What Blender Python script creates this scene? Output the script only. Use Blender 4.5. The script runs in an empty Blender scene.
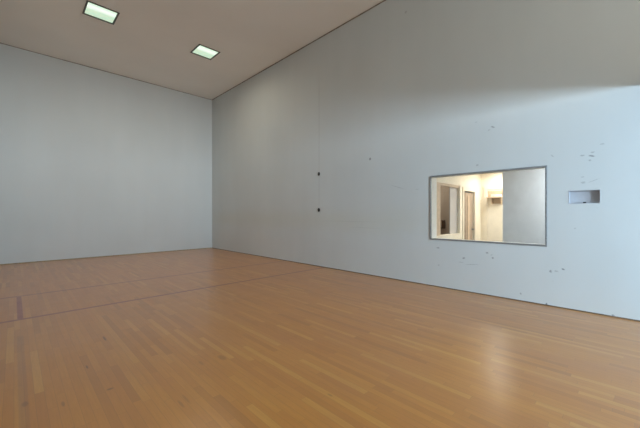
import bpy, bmesh, math
from mathutils import Vector
C = bpy.context.scene.collection
SC = bpy.context.scene

# ---------------------------------------------------------------- dimensions (metres)
XW = 5.81      # face of the long right wall
XL = -0.38     # left wall
YF = 12.24     # front wall
YB = -0.10     # plane of the open back wall header
H = 6.10       # court height
EYE = 1.40
HEAD = 3.07    # underside of the back wall header
TW = 0.24      # thickness of the right wall

# ---------------------------------------------------------------- node helpers
def new_mat(name):
    m = bpy.data.materials.new(name); m.use_nodes = True
    nt = m.node_tree
    b = nt.nodes['Principled BSDF']
    return m, nt, b

class N:
    def __init__(s, nt): s.nt = nt
    def __call__(s, typ, **kw):
        n = s.nt.nodes.new(typ)
        for k, v in kw.items(): setattr(n, k, v)
        return n
    def link(s, a, b): s.nt.links.new(a, b)
    def put(s, sock, v):
        if hasattr(v, 'is_output'): s.nt.links.new(v, sock)
        else: sock.default_value = v
    def math(s, op, a, b=None, c=None, clamp=False):
        n = s('ShaderNodeMath', operation=op); n.use_clamp = clamp
        s.put(n.inputs[0], a)
        if b is not None: s.put(n.inputs[1], b)
        if c is not None: s.put(n.inputs[2], c)
        return n.outputs[0]
    def mapr(s, v, a, b, c, d, smooth=False):
        n = s('ShaderNodeMapRange'); n.clamp = True
        if smooth: n.interpolation_type = 'SMOOTHSTEP'
        s.put(n.inputs['Value'], v)
        for k, x in zip(('From Min', 'From Max', 'To Min', 'To Max'), (a, b, c, d)): n.inputs[k].default_value = x
        return n.outputs[0]
    def mix(s, f, a, b, mode='MIX'):
        n = s('ShaderNodeMix', data_type='RGBA', blend_type=mode)
        s.put(n.inputs[0], f); s.put(n.inputs[6], a); s.put(n.inputs[7], b)
        return n.outputs[2]
    def noise(s, vec, scale, detail=3, rough=0.5):
        n = s('ShaderNodeTexNoise'); n.inputs['Scale'].default_value = scale
        n.inputs['Detail'].default_value = detail; n.inputs['Roughness'].default_value = rough
        if vec is not None: s.link(vec, n.inputs['Vector'])
        return n
    def scale(s, vec, sx, sy, sz):
        n = s('ShaderNodeMapping'); n.inputs['Scale'].default_value = (sx, sy, sz)
        s.link(vec, n.inputs['Vector']); return n.outputs[0]

def marks(n, pos, lst):
    """lst of (loc, half sizes, rotation xyz, strength): returns the max of soft elliptical marks"""
    acc = None
    for loc, size, rot, st in lst:
        m = n('ShaderNodeMapping', vector_type='TEXTURE')
        m.inputs['Location'].default_value = loc
        m.inputs['Rotation'].default_value = rot
        m.inputs['Scale'].default_value = size
        n.link(pos, m.inputs['Vector'])
        l = n('ShaderNodeVectorMath', operation='LENGTH'); n.link(m.outputs[0], l.inputs[0])
        v = n.mapr(l.outputs['Value'], 0.45, 1.15, st*.85, 0.0, True)
        acc = v if acc is None else n.math('MAXIMUM', acc, v)
    return acc

def simple(name, col, rough=0.5, metal=0.0, var=0.04, scale=6.0, spec=0.5):
    m, nt, b = new_mat(name); n = N(nt)
    g = n('ShaderNodeNewGeometry')
    no = n.noise(g.outputs['Position'], scale, 4)
    f = n.mapr(no.outputs['Fac'], 0.3, 0.7, 0, 1)
    lo = tuple(c*(1-var) for c in col)+(1,); hi = tuple(min(1, c*(1+var)) for c in col)+(1,)
    n.link(n.mix(f, lo, hi), b.inputs['Base Color'])
    b.inputs['Roughness'].default_value = rough; b.inputs['Metallic'].default_value = metal
    b.inputs['Specular IOR Level'].default_value = spec
    return m

# ---------------------------------------------------------------- materials
def wall_material(name, base, lst=None, seam=None, streaks=()):
    m, nt, b = new_mat(name); n = N(nt)
    pos = n('ShaderNodeNewGeometry').outputs['Position']
    big = n.noise(n.scale(pos, 1, 1, .6), 0.55, 3, .5)
    f = n.mapr(big.outputs['Fac'], 0.35, 0.65, 0, 1, True)
    c1 = tuple(c*.955 for c in base)+(1,); c2 = tuple(base)+(1,)
    col = n.mix(f, c1, c2)
    # faint vertical roller marks / panel tone
    fine = n.noise(n.scale(pos, 1.6, 1.6, .12), 1.6, 3, .5)
    col = n.mix(n.mapr(fine.outputs['Fac'], .4, .7, 0, .12), col, (base[0]*.86, base[1]*.88, base[2]*.86, 1))
    dirt = n.noise(pos, 14, 6, .65)
    col = n.mix(n.mapr(dirt.outputs['Fac'], .66, .80, 0, .22), col, (.42, .42, .40, 1))
    sep = n('ShaderNodeSeparateXYZ'); n.link(pos, sep.inputs[0])
    if seam is not None:
        d = n.math('ABSOLUTE', n.math('SUBTRACT', sep.outputs['Y'], seam))
        s = n.mapr(d, .006, .022, .22, 0, True)
        s = n.math('MULTIPLY', s, n.mapr(sep.outputs['Z'], 1.2, 1.9, 0, 1))
        s = n.math('MULTIPLY', s, n.mapr(sep.outputs['Z'], 4.6, 5.3, 1, 0))
        col = n.mix(s, col, (.30, .30, .32, 1))
    for (y0, y1, z, hw, st) in streaks:     # old ball-height grime bands
        wv = n.noise(n.scale(pos, 1, .6, 1), 1.3, 3)
        zz = n.math('ADD', sep.outputs['Z'], n.mapr(wv.outputs['Fac'], 0, 1, -.12, .12))
        d = n.math('ABSOLUTE', n.math('SUBTRACT', zz, z))
        s = n.mapr(d, 0, hw, st, 0, True)
        s = n.math('MULTIPLY', s, n.mapr(sep.outputs['Y'], y0, y0+1.5, 0, 1, True))
        s = n.math('MULTIPLY', s, n.mapr(sep.outputs['Y'], y1-1.5, y1, 1, 0, True))
        col = n.mix(s, col, (.52, .50, .36, 1))
    if lst:
        dn = n.noise(pos, 45, 3, .6)
        sub = n('ShaderNodeVectorMath', operation='MULTIPLY_ADD')
        n.link(dn.outputs['Color'], sub.inputs[0])
        sub.inputs[1].default_value = (.03, .03, .03); n.link(pos, sub.inputs[2])
        off = n('ShaderNodeVectorMath', operation='SUBTRACT'); n.link(sub.outputs[0], off.inputs[0])
        off.inputs[1].default_value = (.015, .015, .015)
        mk = marks(n, off.outputs[0], lst)
        col = n.mix(mk, col, (.07, .075, .085, 1))
    n.link(col, b.inputs['Base Color'])
    b.inputs['Roughness'].default_value = .62
    b.inputs['Specular IOR Level'].default_value = .35
    bp = n('ShaderNodeBump'); bp.inputs['Strength'].default_value = .05; bp.inputs['Distance'].default_value = .01
    hn = n.noise(pos, 3.0, 4, .5); n.link(hn.outputs['Fac'], bp.inputs['Height']); n.link(bp.outputs[0], b.inputs['Normal'])
    return m

def scuff(y, z, w, h, ang, st): return ((XW, y, z), (.3, w, h), (math.radians(ang), 0, 0), st)
SCUFFS = [
    scuff(4.27, 2.66, .035, .035, 0, .75), scuff(1.71, 2.88, .040, .014, 25, .6), scuff(1.77, 2.84, .03, .010, -30, .3),
    scuff(1.98, 3.02, .025, .012, 0, .25), scuff(.44, 2.22, .040, .014, 12, .75), scuff(.54, 2.24, .03, .010, 0, .45),
    scuff(.43, 2.27, .03, .010, 0, .4), scuff(.46, 2.16, .02, .012, 0, .45), scuff(.33, 2.37, .03, .010, 0, .3),
    scuff(.54, 1.93, .02, .012, 0, .3), scuff(.53, 1.85, .028, .018, 0, .35), scuff(.42, 1.87, .08, .006, -22, .3),
    scuff(.89, 2.28, .03, .010, 40, .3), scuff(1.96, 2.26, .025, .018, 0, .35), scuff(3.55, 1.97, .20, .008, 18, .3),
    scuff(2.67, .75, .04, .012, 0, .55), scuff(2.19, .60, .03, .02, -20, .55), scuff(2.24, .52, .05, .008, 0, .3),
    scuff(1.80, .73, .025, .016, 10, .6), scuff(1.71, .65, .018, .02, 0, .65), scuff(1.73, .70, .02, .012, 0, .3),
    scuff(.91, .53, .018, .024, 0, .6), scuff(.84, .54, .03, .014, 0, .35), scuff(.76, .58, .024, .014, 25, .8),
    scuff(2.05, .50, .14, .007, -6, .35), scuff(1.25, .90, .16, .006, -8, .25), scuff(.96, .02, .018, .022, 0, .9),
    scuff(.22, .02, .016, .016, 0, .7), scuff(1.30, .12, .012, .02, 0, .5), scuff(2.66, .42, .02, .014, 0, .4),
    scuff(4.4, 1.08, .5, .006, 0, .16), scuff(4.9, 1.22, 1.1, .008, 0, .12), scuff(3.1, 1.90, .05, .008, 0, .25),
    scuff(.62, 1.19, .016, .012, 0, .3), scuff(3.36, 5.6, .03, .03, 0, .3), scuff(1.3, 4.9, .02, .025, 0, .3),
]
M = {}
M['wall_right'] = wall_material('painted court wall', (.600, .632, .632), SCUFFS, seam=5.94,
                                streaks=[(2.2, 13, 1.25, .45, .17)])
M['wall'] = wall_material('painted wall', (.600, .632, .632))
M['ceiling'] = simple('ceiling paint', (.88, .86, .82), .8, var=.03, scale=.5, spec=.2)
M['frame'] = simple('dull aluminium', (.30, .32, .33), .42, .55, .12, 20)
M['darkframe'] = simple('dark bronze frame', (.10, .105, .09), .45, .3)
M['bead'] = simple('ochre sealant', (.34, .27, .16), .7, var=.25, scale=9)
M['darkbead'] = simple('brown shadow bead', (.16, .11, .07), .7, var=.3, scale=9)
M['cornice'] = simple('ragged joint strip', (.26, .22, .18), .8, var=.45, scale=7)
M['cream'] = simple('cream plaster', (.86, .80, .68), .6)
M['creamtrim'] = simple('cream gloss trim', (.84, .77, .65), .35)
M['partition'] = simple('cool white plaster', (.74, .76, .80), .7)
M['white'] = simple('white painted reveal', (.86, .87, .86), .5)
M['wood'] = simple('light wood', (.58, .45, .33), .5, var=.15, scale=12)
M['brown'] = simple('brown door wood', (.36, .28, .21), .5, var=.12, scale=10)
M['darkbrown'] = simple('dark brown gap', (.10, .065, .04), .6)
M['tan'] = simple('tan room wall', (.42, .36, .30), .7)
M['greypanel'] = simple('grey panel', (.46, .44, .43), .6)
M['black'] = simple('black steel', (.012, .012, .014), .4)
M['hole'] = simple('dark hole', (.01, .01, .01), .9)
M['metal'] = simple('galvanised box', (.52, .54, .58), .45, .15, .04, 20)
M['beige'] = simple('beige laminate', (.50, .38, .26), .5)
M['towel'] = simple('white cloth', (.85, .80, .72), .9)
M['lobbyfloor'] = simple('lobby carpet', (.12, .12, .125), .9)

# glass
m, nt, b = new_mat('window glass')
nt.nodes.remove(b); n = N(nt)
fr = n('ShaderNodeFresnel'); fr.inputs['IOR'].default_value = 1.3
gl = n('ShaderNodeBsdfGlossy'); gl.inputs['Roughness'].default_value = .02
tr = n('ShaderNodeBsdfTransparent'); tr.inputs['Color'].default_value = (.97, .985, .98, 1)
mx = n('ShaderNodeMixShader'); n.link(fr.outputs[0], mx.inputs[0]); n.link(tr.outputs[0], mx.inputs[1]); n.link(gl.outputs[0], mx.inputs[2])
n.link(mx.outputs[0], nt.nodes['Material Output'].inputs['Surface'])
M['glass'] = m

# light diffuser : gives off light, brighter along the tubes
m, nt, b = new_mat('lit prismatic diffuser'); n = N(nt)
tc = n('ShaderNodeTexCoord'); sep = n('ShaderNodeSeparateXYZ'); n.link(tc.outputs['Object'], sep.inputs[0])
d1 = n.math('ABSOLUTE', n.math('SUBTRACT', sep.outputs['Y'], -.11))
tube = n.mapr(d1, .0, .17, 1, 0, True)
rip = n.noise(tc.outputs['Object'], 9, 2)
e = n.mix(n.mapr(rip.outputs['Fac'], .35, .65, 0, 1), (.44, .66, .50, 1), (.56, .68, .50, 1))
e = n.mix(tube, e, (.86, 1.0, .86, 1))
n.link(e, b.inputs['Emission Color']); b.inputs['Emission Strength'].default_value = 1.0
b.inputs['Base Color'].default_value = (.3, .33, .3, 1)
M['diffuser'] = m

# floor: maple strips running along Y, court lines painted on
m, nt, b = new_mat('maple strip floor'); n = N(nt)
pos = n('ShaderNodeNewGeometry').outputs['Position']
sep = n('ShaderNodeSeparateXYZ'); n.link(pos, sep.inputs[0]); X, Y = sep.outputs['X'], sep.outputs['Y']
PW = .057
u = n.math('DIVIDE', X, PW); row = n.math('FLOOR', u)
wn = n('ShaderNodeTexWhiteNoise', noise_dimensions='1D'); n.link(row, wn.inputs['W'])
length = n.math('MULTIPLY_ADD', wn.outputs['Value'], .55, .55)
off = n.math('MULTIPLY', wn.outputs['Value'], 37.3)
v = n.math('DIVIDE', n.math('ADD', Y, off), length); cell = n.math('FLOOR', v)
cb = n('ShaderNodeCombineXYZ'); n.link(row, cb.inputs[0]); n.link(cell, cb.inputs[1])
w2 = n('ShaderNodeTexWhiteNoise', noise_dimensions='2D'); n.link(cb.outputs[0], w2.inputs['Vector'])
ramp = n('ShaderNodeValToRGB'); n.link(w2.outputs['Value'], ramp.inputs[0])
cr = ramp.color_ramp
cr.elements[0].position = 0; cr.elements[0].color = (.47, .185, .034, 1)
cr.elements[1].position = 1; cr.elements[1].color = (.64, .315, .070, 1)
for p, c in ((.15, (.53, .208, .036, 1)), (.5, (.56, .226, .040, 1)), (.85, (.59, .248, .045, 1))):
    el = cr.elements.new(p); el.color = c
col = ramp.outputs[0]
# grain, stretched along the strips and shifted per strip
sh = n('ShaderNodeCombineXYZ'); n.link(n.math('MULTIPLY', w2.outputs['Value'], 50), sh.inputs[2])
ad = n('ShaderNodeVectorMath', operation='ADD'); n.link(n.scale(pos, 1, .07, 1), ad.inputs[0]); n.link(sh.outputs[0], ad.inputs[1])
gr = n.noise(ad.outputs[0], 70, 4, .6)
col = n.mix(n.mapr(gr.outputs['Fac'], .35, .75, 0, .28), col, (.36, .135, .028, 1))
bl = n.noise(n.scale(pos, 1, .45, 1), 2.2, 4, .55)
col = n.mix(n.mapr(bl.outputs['Fac'], .45, .75, 0, .38), col, (.45, .18, .065, 1))
# seams
fu = n.math('FRACT', u); eu = n.math('MINIMUM', fu, n.math('SUBTRACT', 1, fu))
fv = n.math('FRACT', v); ev = n.math('MULTIPLY', n.math('MINIMUM', fv, n.math('SUBTRACT', 1, fv)), length)
seam = n.math('MAXIMUM', n.mapr(eu, .008, .035, .32, 0), n.mapr(ev, .0006, .002, .35, 0))
col = n.mix(seam, col, (.17, .085, .04, 1))
# knots and dark chips
def fl(px, py):
    d = EYE*311/(py-214); c = (px-320)/311*d
    return (.7127*c+.7014*d, -.7013*c+.7128*d, 0)
def fm(px, py, w, l, st, rot=0): return (fl(px, py), (w, l, .3), (0, 0, math.radians(rot)), st)
KN = [fm(104.5, 338.5, .011, .095, 1.0), fm(222, 357.5, .035, .08, .40), fm(201, 363, .02, .06, .25), fm(87, 367, .009, .05, .9),
      fm(110, 389, .028, .018, .7), fm(181, 404, .012, .07, .35), fm(186, 399, .012, .09, .3), fm(330, 395, .012, .03, .4),
      fm(63, 404, .012, .05, .5), fm(25, 404, .022, .05, .5)]
col = n.mix(marks(n, pos, KN), col, (.12, .040, .018, 1))
# painted court lines: short line, service line, side box line, and its worn-off continuation
def band(coord, c, hw, st): return n.mapr(n.math('ABSOLUTE', n.math('SUBTRACT', coord, c)), hw*.8, hw*1.15, st, 0)
wear = n.noise(pos, 9, 4, .6); wf = n.mapr(wear.outputs['Fac'], .3, .65, .7, 1)
l1 = band(Y, 5.73, .038, 1.0); l2 = band(Y, 7.36, .040, .85)
l3 = n.math('MULTIPLY', band(X, .06, .030, 1.0), n.math('MULTIPLY', n.mapr(Y, 5.74, 5.76, 0, 1), n.mapr(Y, 7.30, 7.32, 1, 0)))
lines = n.math('MULTIPLY', n.math('MAXIMUM', n.math('MAXIMUM', l1, l2), l3), wf)
col = n.mix(lines, col, (.26, .016, .012, 1))
l4 = n.math('MULTIPLY', band(X, .05, .028, .26), n.math('MULTIPLY', n.mapr(Y, 2.55, 2.75, 0, 1), n.mapr(Y, 4.9, 5.0, 1, 0)))
col = n.mix(l4, col, (.20, .10, .075, 1))
n.link(col, b.inputs['Base Color'])
rn = n.noise(pos, 5, 4, .6)
n.link(n.mapr(rn.outputs['Fac'], .3, .7, .28, .34), b.inputs['Roughness'])
b.inputs['Specular IOR Level'].default_value = .6
b.inputs['Coat Weight'].default_value = .5; b.inputs['Coat Roughness'].default_value = .28; b.inputs['Coat IOR'].default_value = 1.5
bp = n('ShaderNodeBump'); bp.inputs['Strength'].default_value = .25; bp.inputs['Distance'].default_value = .002
wv_ = n.noise(n.scale(pos, 1, .3, 1), 7, 1)
n.link(wv_.outputs['Fac'], bp.inputs['Height']); n.link(bp.outputs[0], b.inputs['Normal'])
M['floor'] = m

# ---------------------------------------------------------------- mesh helpers
def add_box(bm, x0, x1, y0, y1, z0, z1):
    vs = [bm.verts.new(p) for p in ((x0,y0,z0),(x1,y0,z0),(x1,y1,z0),(x0,y1,z0),(x0,y0,z1),(x1,y0,z1),(x1,y1,z1),(x0,y1,z1))]
    for f in ((0,3,2,1),(4,5,6,7),(0,1,5,4),(1,2,6,5),(2,3,7,6),(3,0,4,7)): bm.faces.new([vs[i] for i in f])
def bx(*a):
    bm = bmesh.new()
    for q in (a if isinstance(a[0], (tuple, list)) else [a]): add_box(bm, *q)
    return bm
def obj(name, bm, mat, parent=None, bevel=0, smooth=False):
    if bevel: bmesh.ops.bevel(bm, geom=list(bm.edges), offset=bevel, segments=2, affect='EDGES', profile=.5)
    me = bpy.data.meshes.new(name); bm.to_mesh(me); bm.free()
    me.materials.append(mat)
    if smooth:
        for p in me.polygons: p.use_smooth = True
    o = bpy.data.objects.new(name, me); C.objects.link(o)
    if parent: o.parent = parent
    return o
def struct(name, bm, mat, **k):
    o = obj(name, bm, mat, **k)
    if not o.parent: o['kind'] = 'structure'
    return o
def thing(name, label, cat, loc=(0,0,0), group=None):
    o = bpy.data.objects.new(name, None); C.objects.link(o); o.location = loc
    o.empty_display_size = .1
    o['label'] = label; o['category'] = cat
    if group: o['group'] = group
    return o
def ring(bm, axis, a0, a1, z0, z1, d0, d1, w):
    """rectangular frame of width w in the plane normal to axis, outer size a0..a1 x z0..z1"""
    parts = [(a0, a1, z0, z0+w), (a0, a1, z1-w, z1), (a0, a0+w, z0+w, z1-w), (a1-w, a1, z0+w, z1-w)]
    for (p, q, r, s) in parts:
        if axis == 'X': add_box(bm, d0, d1, p, q, r, s)
        elif axis == 'Y': add_box(bm, p, q, d0, d1, r, s)
        else: add_box(bm, p, q, r, s, d0, d1)
    return bm
def grid_wall(bm, axis, d0, d1, us, zs, holes):
    """wall slab cut into cells; cells whose centre lies in a hole are left open"""
    for i in range(len(us)-1):
        for j in range(len(zs)-1):
            cu, cz = (us[i]+us[i+1])/2, (zs[j]+zs[j+1])/2
            if any(h[0] < cu < h[1] and h[2] < cz < h[3] for h in holes): continue
            if axis == 'X': add_box(bm, d0, d1, us[i], us[i+1], zs[j], zs[j+1])
            else: add_box(bm, us[i], us[i+1], d0, d1, zs[j], zs[j+1])
    return bm

# ---------------------------------------------------------------- court shell
YE = -8.2     # far end of the lobby behind the court
T = .2
struct('floor', bx(XL-T, XW, YB, YF+T, -.1, 0), M['floor'])
# the ceiling has two openings for the recessed lights
LY, LXS, LS = 8.77, (1.45, 3.96), .30
xs = [XL-T]+[v for c in LXS for v in (c-LS, c+LS)]+[XW+TW]
cb_ = bmesh.new()
ys = [YB-T, LY-LS, LY+LS, YF+T]
for i in range(len(xs)-1):
    for j in range(3):
        if j == 1 and i in (1, 3): continue
        add_box(cb_, xs[i], xs[i+1], ys[j], ys[j+1], H, H+.15)
for c in LXS: add_box(cb_, c-LS, c+LS, LY-LS, LY+LS, H+.12, H+.15)
struct('ceiling', cb_, M['ceiling'])
struct('wall_front', bx(XL-T, XW, YF, YF+T, 0, H), M['wall'])
struct('wall_left', bx(XL-T, XL, YE, YF, 0, H), M['wall'])
# gallery floor slab above the open back of the court; the open gallery is added to let fill light in
struct('wall_back', bx(XL, XW, YB-.15, YB, HEAD, HEAD+.08), M['wall'])
WY0, WY1, WZ0, WZ1 = .956, 2.830, .905, 2.140
NY0, NY1, NZ0, NZ1 = .352, .694, 1.552, 1.738
wb = bmesh.new()
grid_wall(wb, 'X', XW, XW+TW, [YE, NY0, NY1, WY0, WY1, YF+T], [0, WZ0, NZ0, NZ1, WZ1, H],
          [(WY0, WY1, WZ0, WZ1), (NY0, NY1, NZ0, NZ1)])
struct('wall_right', wb, M['wall_right'])
# lobby behind the open back wall, daylight comes through it
struct('floor_lobby', bx(XL-T, XW, YE, YB, -.1, 0), M['lobbyfloor'])
struct('ceiling_lobby', bx(XL, XW, YE, YB-.15, HEAD, HEAD+.08), M['wall'])
struct('ceiling_added_gallery', bx(XL-T, XW+TW, YE, YB-T, H, H+.15), M['ceiling'])  # roof over the added, unseen gallery
# thin beads at the foot of the walls and the joint below the ceiling
struct('trim_1', bx(XL, XW, YF-.012, YF, 0, .022), M['bead'])
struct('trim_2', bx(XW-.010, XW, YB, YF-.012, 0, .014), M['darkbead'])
struct('trim_3', bx(XW-.012, XW, YB, YF-.012, H-.022, H), M['cornice'])
struct('trim_4', bx(XL, XW-.012, YF-.012, YF, H-.016, H), M['cornice'])

# ---------------------------------------------------------------- ceiling lights
def troffer(x, label, strength=1.0):
    t = thing('ceiling_light', label, 'ceiling light', (x, LY, H), 'square lights set in the court ceiling')
    fr = ring(bmesh.new(), 'Z', -.312, .312, -.312, .312, -.014, -.001, .034)
    obj('frame', fr, M['darkframe'], t, bevel=.002)
    obj('diffuser', bx(-.276, .276, -.276, .276, .002, .012), M['diffuser'], t)
    hs = ring(bmesh.new(), 'Z', -.292, .292, -.292, .292, .000, .100, .012)
    add_box(hs, -.28, .28, -.28, .28, .09, .10)
    obj('housing', hs, M['darkframe'], t)
    return t
troffer(LXS[1], 'square lit ceiling light with dark frame, nearer the long window wall and corner')
troffer(LXS[0], 'square lit ceiling light with dark frame, farther from the window wall, cut by picture top')

# ---------------------------------------------------------------- viewing window in the right wall
w = struct('window_1', ring(bmesh.new(), 'X', WY0-.004, WY1+.004, WZ0-.004, WZ1+.004, XW-.014, XW+.03, .026), M['frame'], bevel=.003)
struct('glass_pane', bx(XW+.004, XW+.010, WY0+.02, WY1-.02, WZ0+.02, WZ1-.02), M['glass'], parent=w)
rv = bmesh.new(); e = .004
ring(rv, 'X', WY0+.0005, WY1-.0005, WZ0+.0005, WZ1-.0005, XW+.031, XW+TW+.01, .012)
struct('reveal', rv, M['white'], parent=w)
# screws on the frame
sb = bmesh.new()
for z in (WZ0+.12, (WZ0+WZ1)/2, WZ1-.12):
    for y in (WY0+.009, WY1-.009):
        bmesh.ops.create_uvsphere(sb, u_segments=8, v_segments=6, radius=.005,
            matrix=__import__('mathutils').Matrix.Translation((XW-.014, y, z)))
struct('screw_heads', sb, M['darkframe'], parent=w)

# ---------------------------------------------------------------- corridor beyond the window
X0, X1, XP, YN, CZ = XW+TW, 8.66, 6.90, 2.842, 2.46
XR = 9.2
struct('floor_corridor', bx(X0, XR, -1.2, YN+1.6, -.1, 0), M['lobbyfloor'])
struct('ceiling_corridor', bx(X0, XR, -1.2, YN+1.6, CZ, CZ+.1), M['cream'])
struct('wall_corridor_end', bx(X1, X1+.1, -1.2, YN, 0, CZ), M['cream'])
struct('wall_corridor_south', bx(X0, X1, -1.3, -1.2, 0, CZ), M['cream'])
struct('wall_corridor_partition', bx(XP, XP+.1, -1.2, 1.855, 0, CZ), M['partition'], bevel=0)
IW = (6.10, 7.30, .955, 2.05)   # inner window x0 x1 z0 z1
DR = (7.54, 8.22, 0, 1.95)
sb = bmesh.new()
grid_wall(sb, 'Y', YN, YN+.1, [X0, IW[0], IW[1], DR[0], DR[1], XR], [0, IW[2], DR[3], IW[3], CZ],
          [IW, (DR[0], DR[1], 0, DR[3])])
struct('wall_corridor_north', sb, M['cream'])
# inner window: wooden frame, wide wooden left post, grey sliding panel on the right half
w2 = struct('window_2', ring(bmesh.new(), 'Y', IW[0]-.012, IW[1]+.025, IW[2]-.025, IW[3]+.025, YN-.008, YN-.001, .026), M['creamtrim'])
struct('post', bx(IW[0]+.015, IW[0]+.22, YN+.01, YN+.05, IW[2], IW[3]), M['wood'], parent=w2)
struct('head_rail', bx(IW[0]+.22, IW[1]-.0, YN+.01, YN+.05, IW[3]-.05, IW[3]), M['wood'], parent=w2)
struct('sliding_panel', bx(6.90, IW[1]-.002, YN+.055, YN+.075, IW[2], IW[3]-.051), M['greypanel'], parent=w2)
# dim room behind the inner window
struct('wall_office_back', bx(X0, XR, YN+1.5, YN+1.6, 0, CZ), M['tan'])
struct('wall_office_left', bx(X0, X0+.05, YN+.1, YN+1.5, 0, CZ), M['tan'])
struct('wall_office_right', bx(DR[0]-.12, DR[0]-.05, YN+.1, YN+1.5, 0, CZ), M['tan'])
# small wall telephone in the dim room
t = thing('wall_telephone', 'small dark wall telephone seen through the inner window of the corridor', 'telephone', (DR[0]-.12, 3.28, 1.17))
t.rotation_euler = (0, 0, -math.pi/2)
obj('body', bx(-.05, .05, -.045, 0, -.12, .08), M['darkbrown'], t, bevel=.01)
obj('handset', bx(-.04, -.010, -.080, -.046, -.11, .07), M['brown'], t, bevel=.012)
# brown door standing in its opening on the same wall
d1_ = struct('door_1', bx(DR[0]+.16, DR[1]-.02, YN+.035, YN+.075, .005, DR[3]-.03), M['brown'])
cs = bmesh.new()
add_box(cs, DR[0]-.09, DR[0], YN-.016, YN-.001, 0, DR[3]+.09); add_box(cs, DR[1], DR[1]+.09, YN-.016, YN-.001, 0, DR[3]+.09)
add_box(cs, DR[0], DR[1], YN-.016, YN-.001, DR[3], DR[3]+.09)
struct('door_frame', cs, M['creamtrim'], parent=d1_)
struct('dark_edge', bx(DR[0]+.035, DR[0]+.15, YN+.02, YN+.06, 0, DR[3]-.03), M['darkbrown'], parent=d1_)
struct('door_jamb', bx((DR[0]+.002, DR[0]+.034, YN+.004, YN+.09, 0, DR[3]-.002)), M['brown'], parent=d1_)
struct('door_panel', bx((DR[0]+.33, DR[0]+.43, YN+.024, YN+.034, .1, DR[3]-.1)), M['wood'], parent=d1_)
struct('door_handle', bx((DR[1]-.10, DR[1]-.06, YN-.02, YN+.034, 1.0, 1.04)), M['frame'], parent=d1_)
# cream door in the end wall, with its casing
d2_ = struct('door_2', bx(X1-.020, X1-.001, 1.92, 2.66, .005, 2.02), M['cream'])
cs = bmesh.new()
add_box(cs, X1-.034, X1-.001, 2.662, 2.75, 0, 2.11); add_box(cs, X1-.034, X1-.001, 1.83, 1.918, 0, 2.11)
add_box(cs, X1-.034, X1-.001, 1.918, 2.662, 2.022, 2.11)
struct('door_frame', cs, M['creamtrim'], parent=d2_)
# small rack hung on the end door
t = thing('wall_shelf', 'small beige hanging shelf seen through the window, high on the cream end door', 'shelf', (X1-.021, 2.48, 1.83))
obj('back_panel', bx(-.012, 0, -.17, .17, -.03, .155), M['beige'], t)
obj('shelf_board', bx(-.16, -.013, -.17, .17, -.03, -.01), M['beige'], t)
obj('bracket', bx((-.11, -.013, -.15, -.13, -.17, -.031), (-.11, -.013, .06, .08, -.17, -.031), (-.02, -.005, -.15, .08, -.17, -.031)), M['beige'], t)
t = thing('folded_towel', 'white folded towel lying on the small beige hanging shelf', 'towel', (X1-.11, 2.44, 1.822))
bm = bx((-.045, .05, -.12, .12, 0, .035), (-.04, .045, -.115, .115, .036, .066))
obj('cloth', bm, M['towel'], t, bevel=.012, smooth=True)

# ---------------------------------------------------------------- recessed steel box beside the window
t = thing('recessed_wall_box', 'small grey steel box recessed in the wall, right of the big window', 'wall box', (XW, (NY0+NY1)/2, NZ0))
hy, hz, DP = (NY1-NY0)/2, NZ1-NZ0, .075
bm = bmesh.new()
th = .004
add_box(bm, .0, DP, -hy+.0005, -hy+th, .0005, hz-.0005); add_box(bm, .0, DP, hy-th, hy-.0005, .0005, hz-.0005)
add_box(bm, .0, DP, -hy+th, hy-th, .0005, th); add_box(bm, .0, DP, -hy+th, hy-th, hz-th, hz-.0005)
obj('side_walls', bm, M['metal'], t)
obj('back_panel', bx(DP, DP+.004, -hy+.0005, hy-.0005, .0005, hz-.0005), M['metal'], t)
obj('rim', ring(bmesh.new(), 'X', -hy-.004, hy+.004, -.004, hz+.004, -.003, -.0008, .006), M['metal'], t, bevel=.001)
obj('latch', bx(.012, .035, -.022, .012, th, th+.018), M['black'], t, bevel=.003)

# ---------------------------------------------------------------- two black wall fixtures on the seam
def anchor(z, label):
    t = thing('wall_socket', label, 'wall fixture', (XW, 5.94, z), 'black post sockets on the wall seam')
    bm = bmesh.new()
    R = __import__('mathutils').Matrix.Rotation(math.pi/2, 4, 'Y')
    bmesh.ops.create_cone(bm, cap_ends=True, segments=20, radius1=.040, radius2=.036, depth=.012, matrix=R)
    bmesh.ops.translate(bm, verts=bm.verts, vec=(-.007, 0, 0))
    for v in bm.verts: v.co.z *= 1.25
    obj('plate', bm, M['black'], t)
    bm = bmesh.new()
    bmesh.ops.create_cone(bm, cap_ends=True, segments=6, radius1=.016, radius2=.014, depth=.018, matrix=R)
    bmesh.ops.translate(bm, verts=bm.verts, vec=(-.023, 0, 0))
    obj('bolt', bm, M['darkframe'], t)
anchor(2.47, 'small black round wall fixture on the long wall seam, upper of the two')
anchor(1.51, 'small black round wall fixture on the long wall seam, lower of the two')

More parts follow.
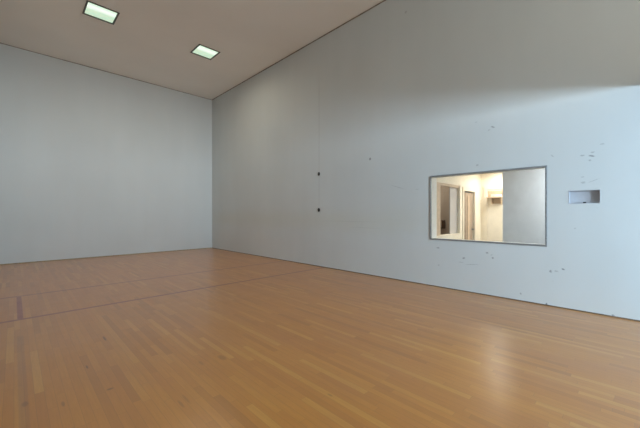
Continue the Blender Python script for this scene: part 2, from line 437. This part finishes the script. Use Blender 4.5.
# ---------------------------------------------------------------- lights
def area(name, loc, target, sx, sy, energy, col, spread=180):
    l = bpy.data.lights.new(name, 'AREA'); l.shape = 'RECTANGLE'; l.size = sx; l.size_y = sy
    l.energy = energy; l.color = col; l.spread = math.radians(spread)
    o = bpy.data.objects.new(name, l); C.objects.link(o); o.location = loc
    o.rotation_euler = (Vector(target)-Vector(loc)).to_track_quat('-Z', 'Y').to_euler()
    return o
area('lobby_daylight', (1.3, -7.2, 2.10), (6.3, -2.2, 2.10), 3.4, 1.8, 1180, (.62, .81, .98))
area('corridor_lamp', (7.9, 1.3, CZ-.03), (7.9, 1.3, 0), .9, 1.2, 48, (1, .95, .86))
area('corridor_downlight', (8.25, 2.28, CZ-.02), (8.25, 2.28, 0), .22, .22, 11, (1, .95, .86))
area('partition_fill', (6.5, .2, CZ-.03), (6.5, .2, 0), .4, 1.0, 40, (.93, .97, 1.0))  # unseen fill light, added to brighten the partition face with a cool tone
area('office_fill', (6.8, YN+.8, CZ-.03), (6.8, YN+.8, 0), .4, .4, 8, (1, .88, .74))  # unseen fill light, added to lift the dim room behind the inner window
for x in LXS: area('court_lamp', (x, LY, H-.03), (x, LY, 0), .55, .55, 23, (1, .90, .72), 170)
area('gallery_fill', (4.3, -7.7, 4.3), (3.6, 4, 6.4), 2.6, 1.9, 370, (1, .97, .93))  # unseen neutral fill, added for even ambient on upper walls and ceiling

wd = bpy.data.worlds.new('world'); SC.world = wd; wd.use_nodes = True
wd.node_tree.nodes['Background'].inputs[0].default_value = (.5, .58, .66, 1)
wd.node_tree.nodes['Background'].inputs[1].default_value = .15

# ---------------------------------------------------------------- camera
cam = bpy.data.cameras.new('camera'); co = bpy.data.objects.new('camera', cam); C.objects.link(co)
cam.sensor_width = 36; cam.lens = 311/640*36; cam.clip_start = .02
co.location = (0, 0, EYE)
co.rotation_euler = (math.pi/2, 0, -math.atan2(.7014, .7128))
SC.camera = co
vs = SC.view_settings
vs.view_transform = 'Standard'; vs.look = 'None'; vs.gamma = 1; vs.exposure = .10; vs.use_curve_mapping = False
SC.cycles.sample_clamp_indirect = 2.5; SC.cycles.sample_clamp_direct = 0; SC.cycles.caustics_reflective = False; SC.cycles.use_denoising = True; SC.cycles.use_adaptive_sampling = False
SC.cycles.max_bounces = 14; SC.cycles.diffuse_bounces = 10
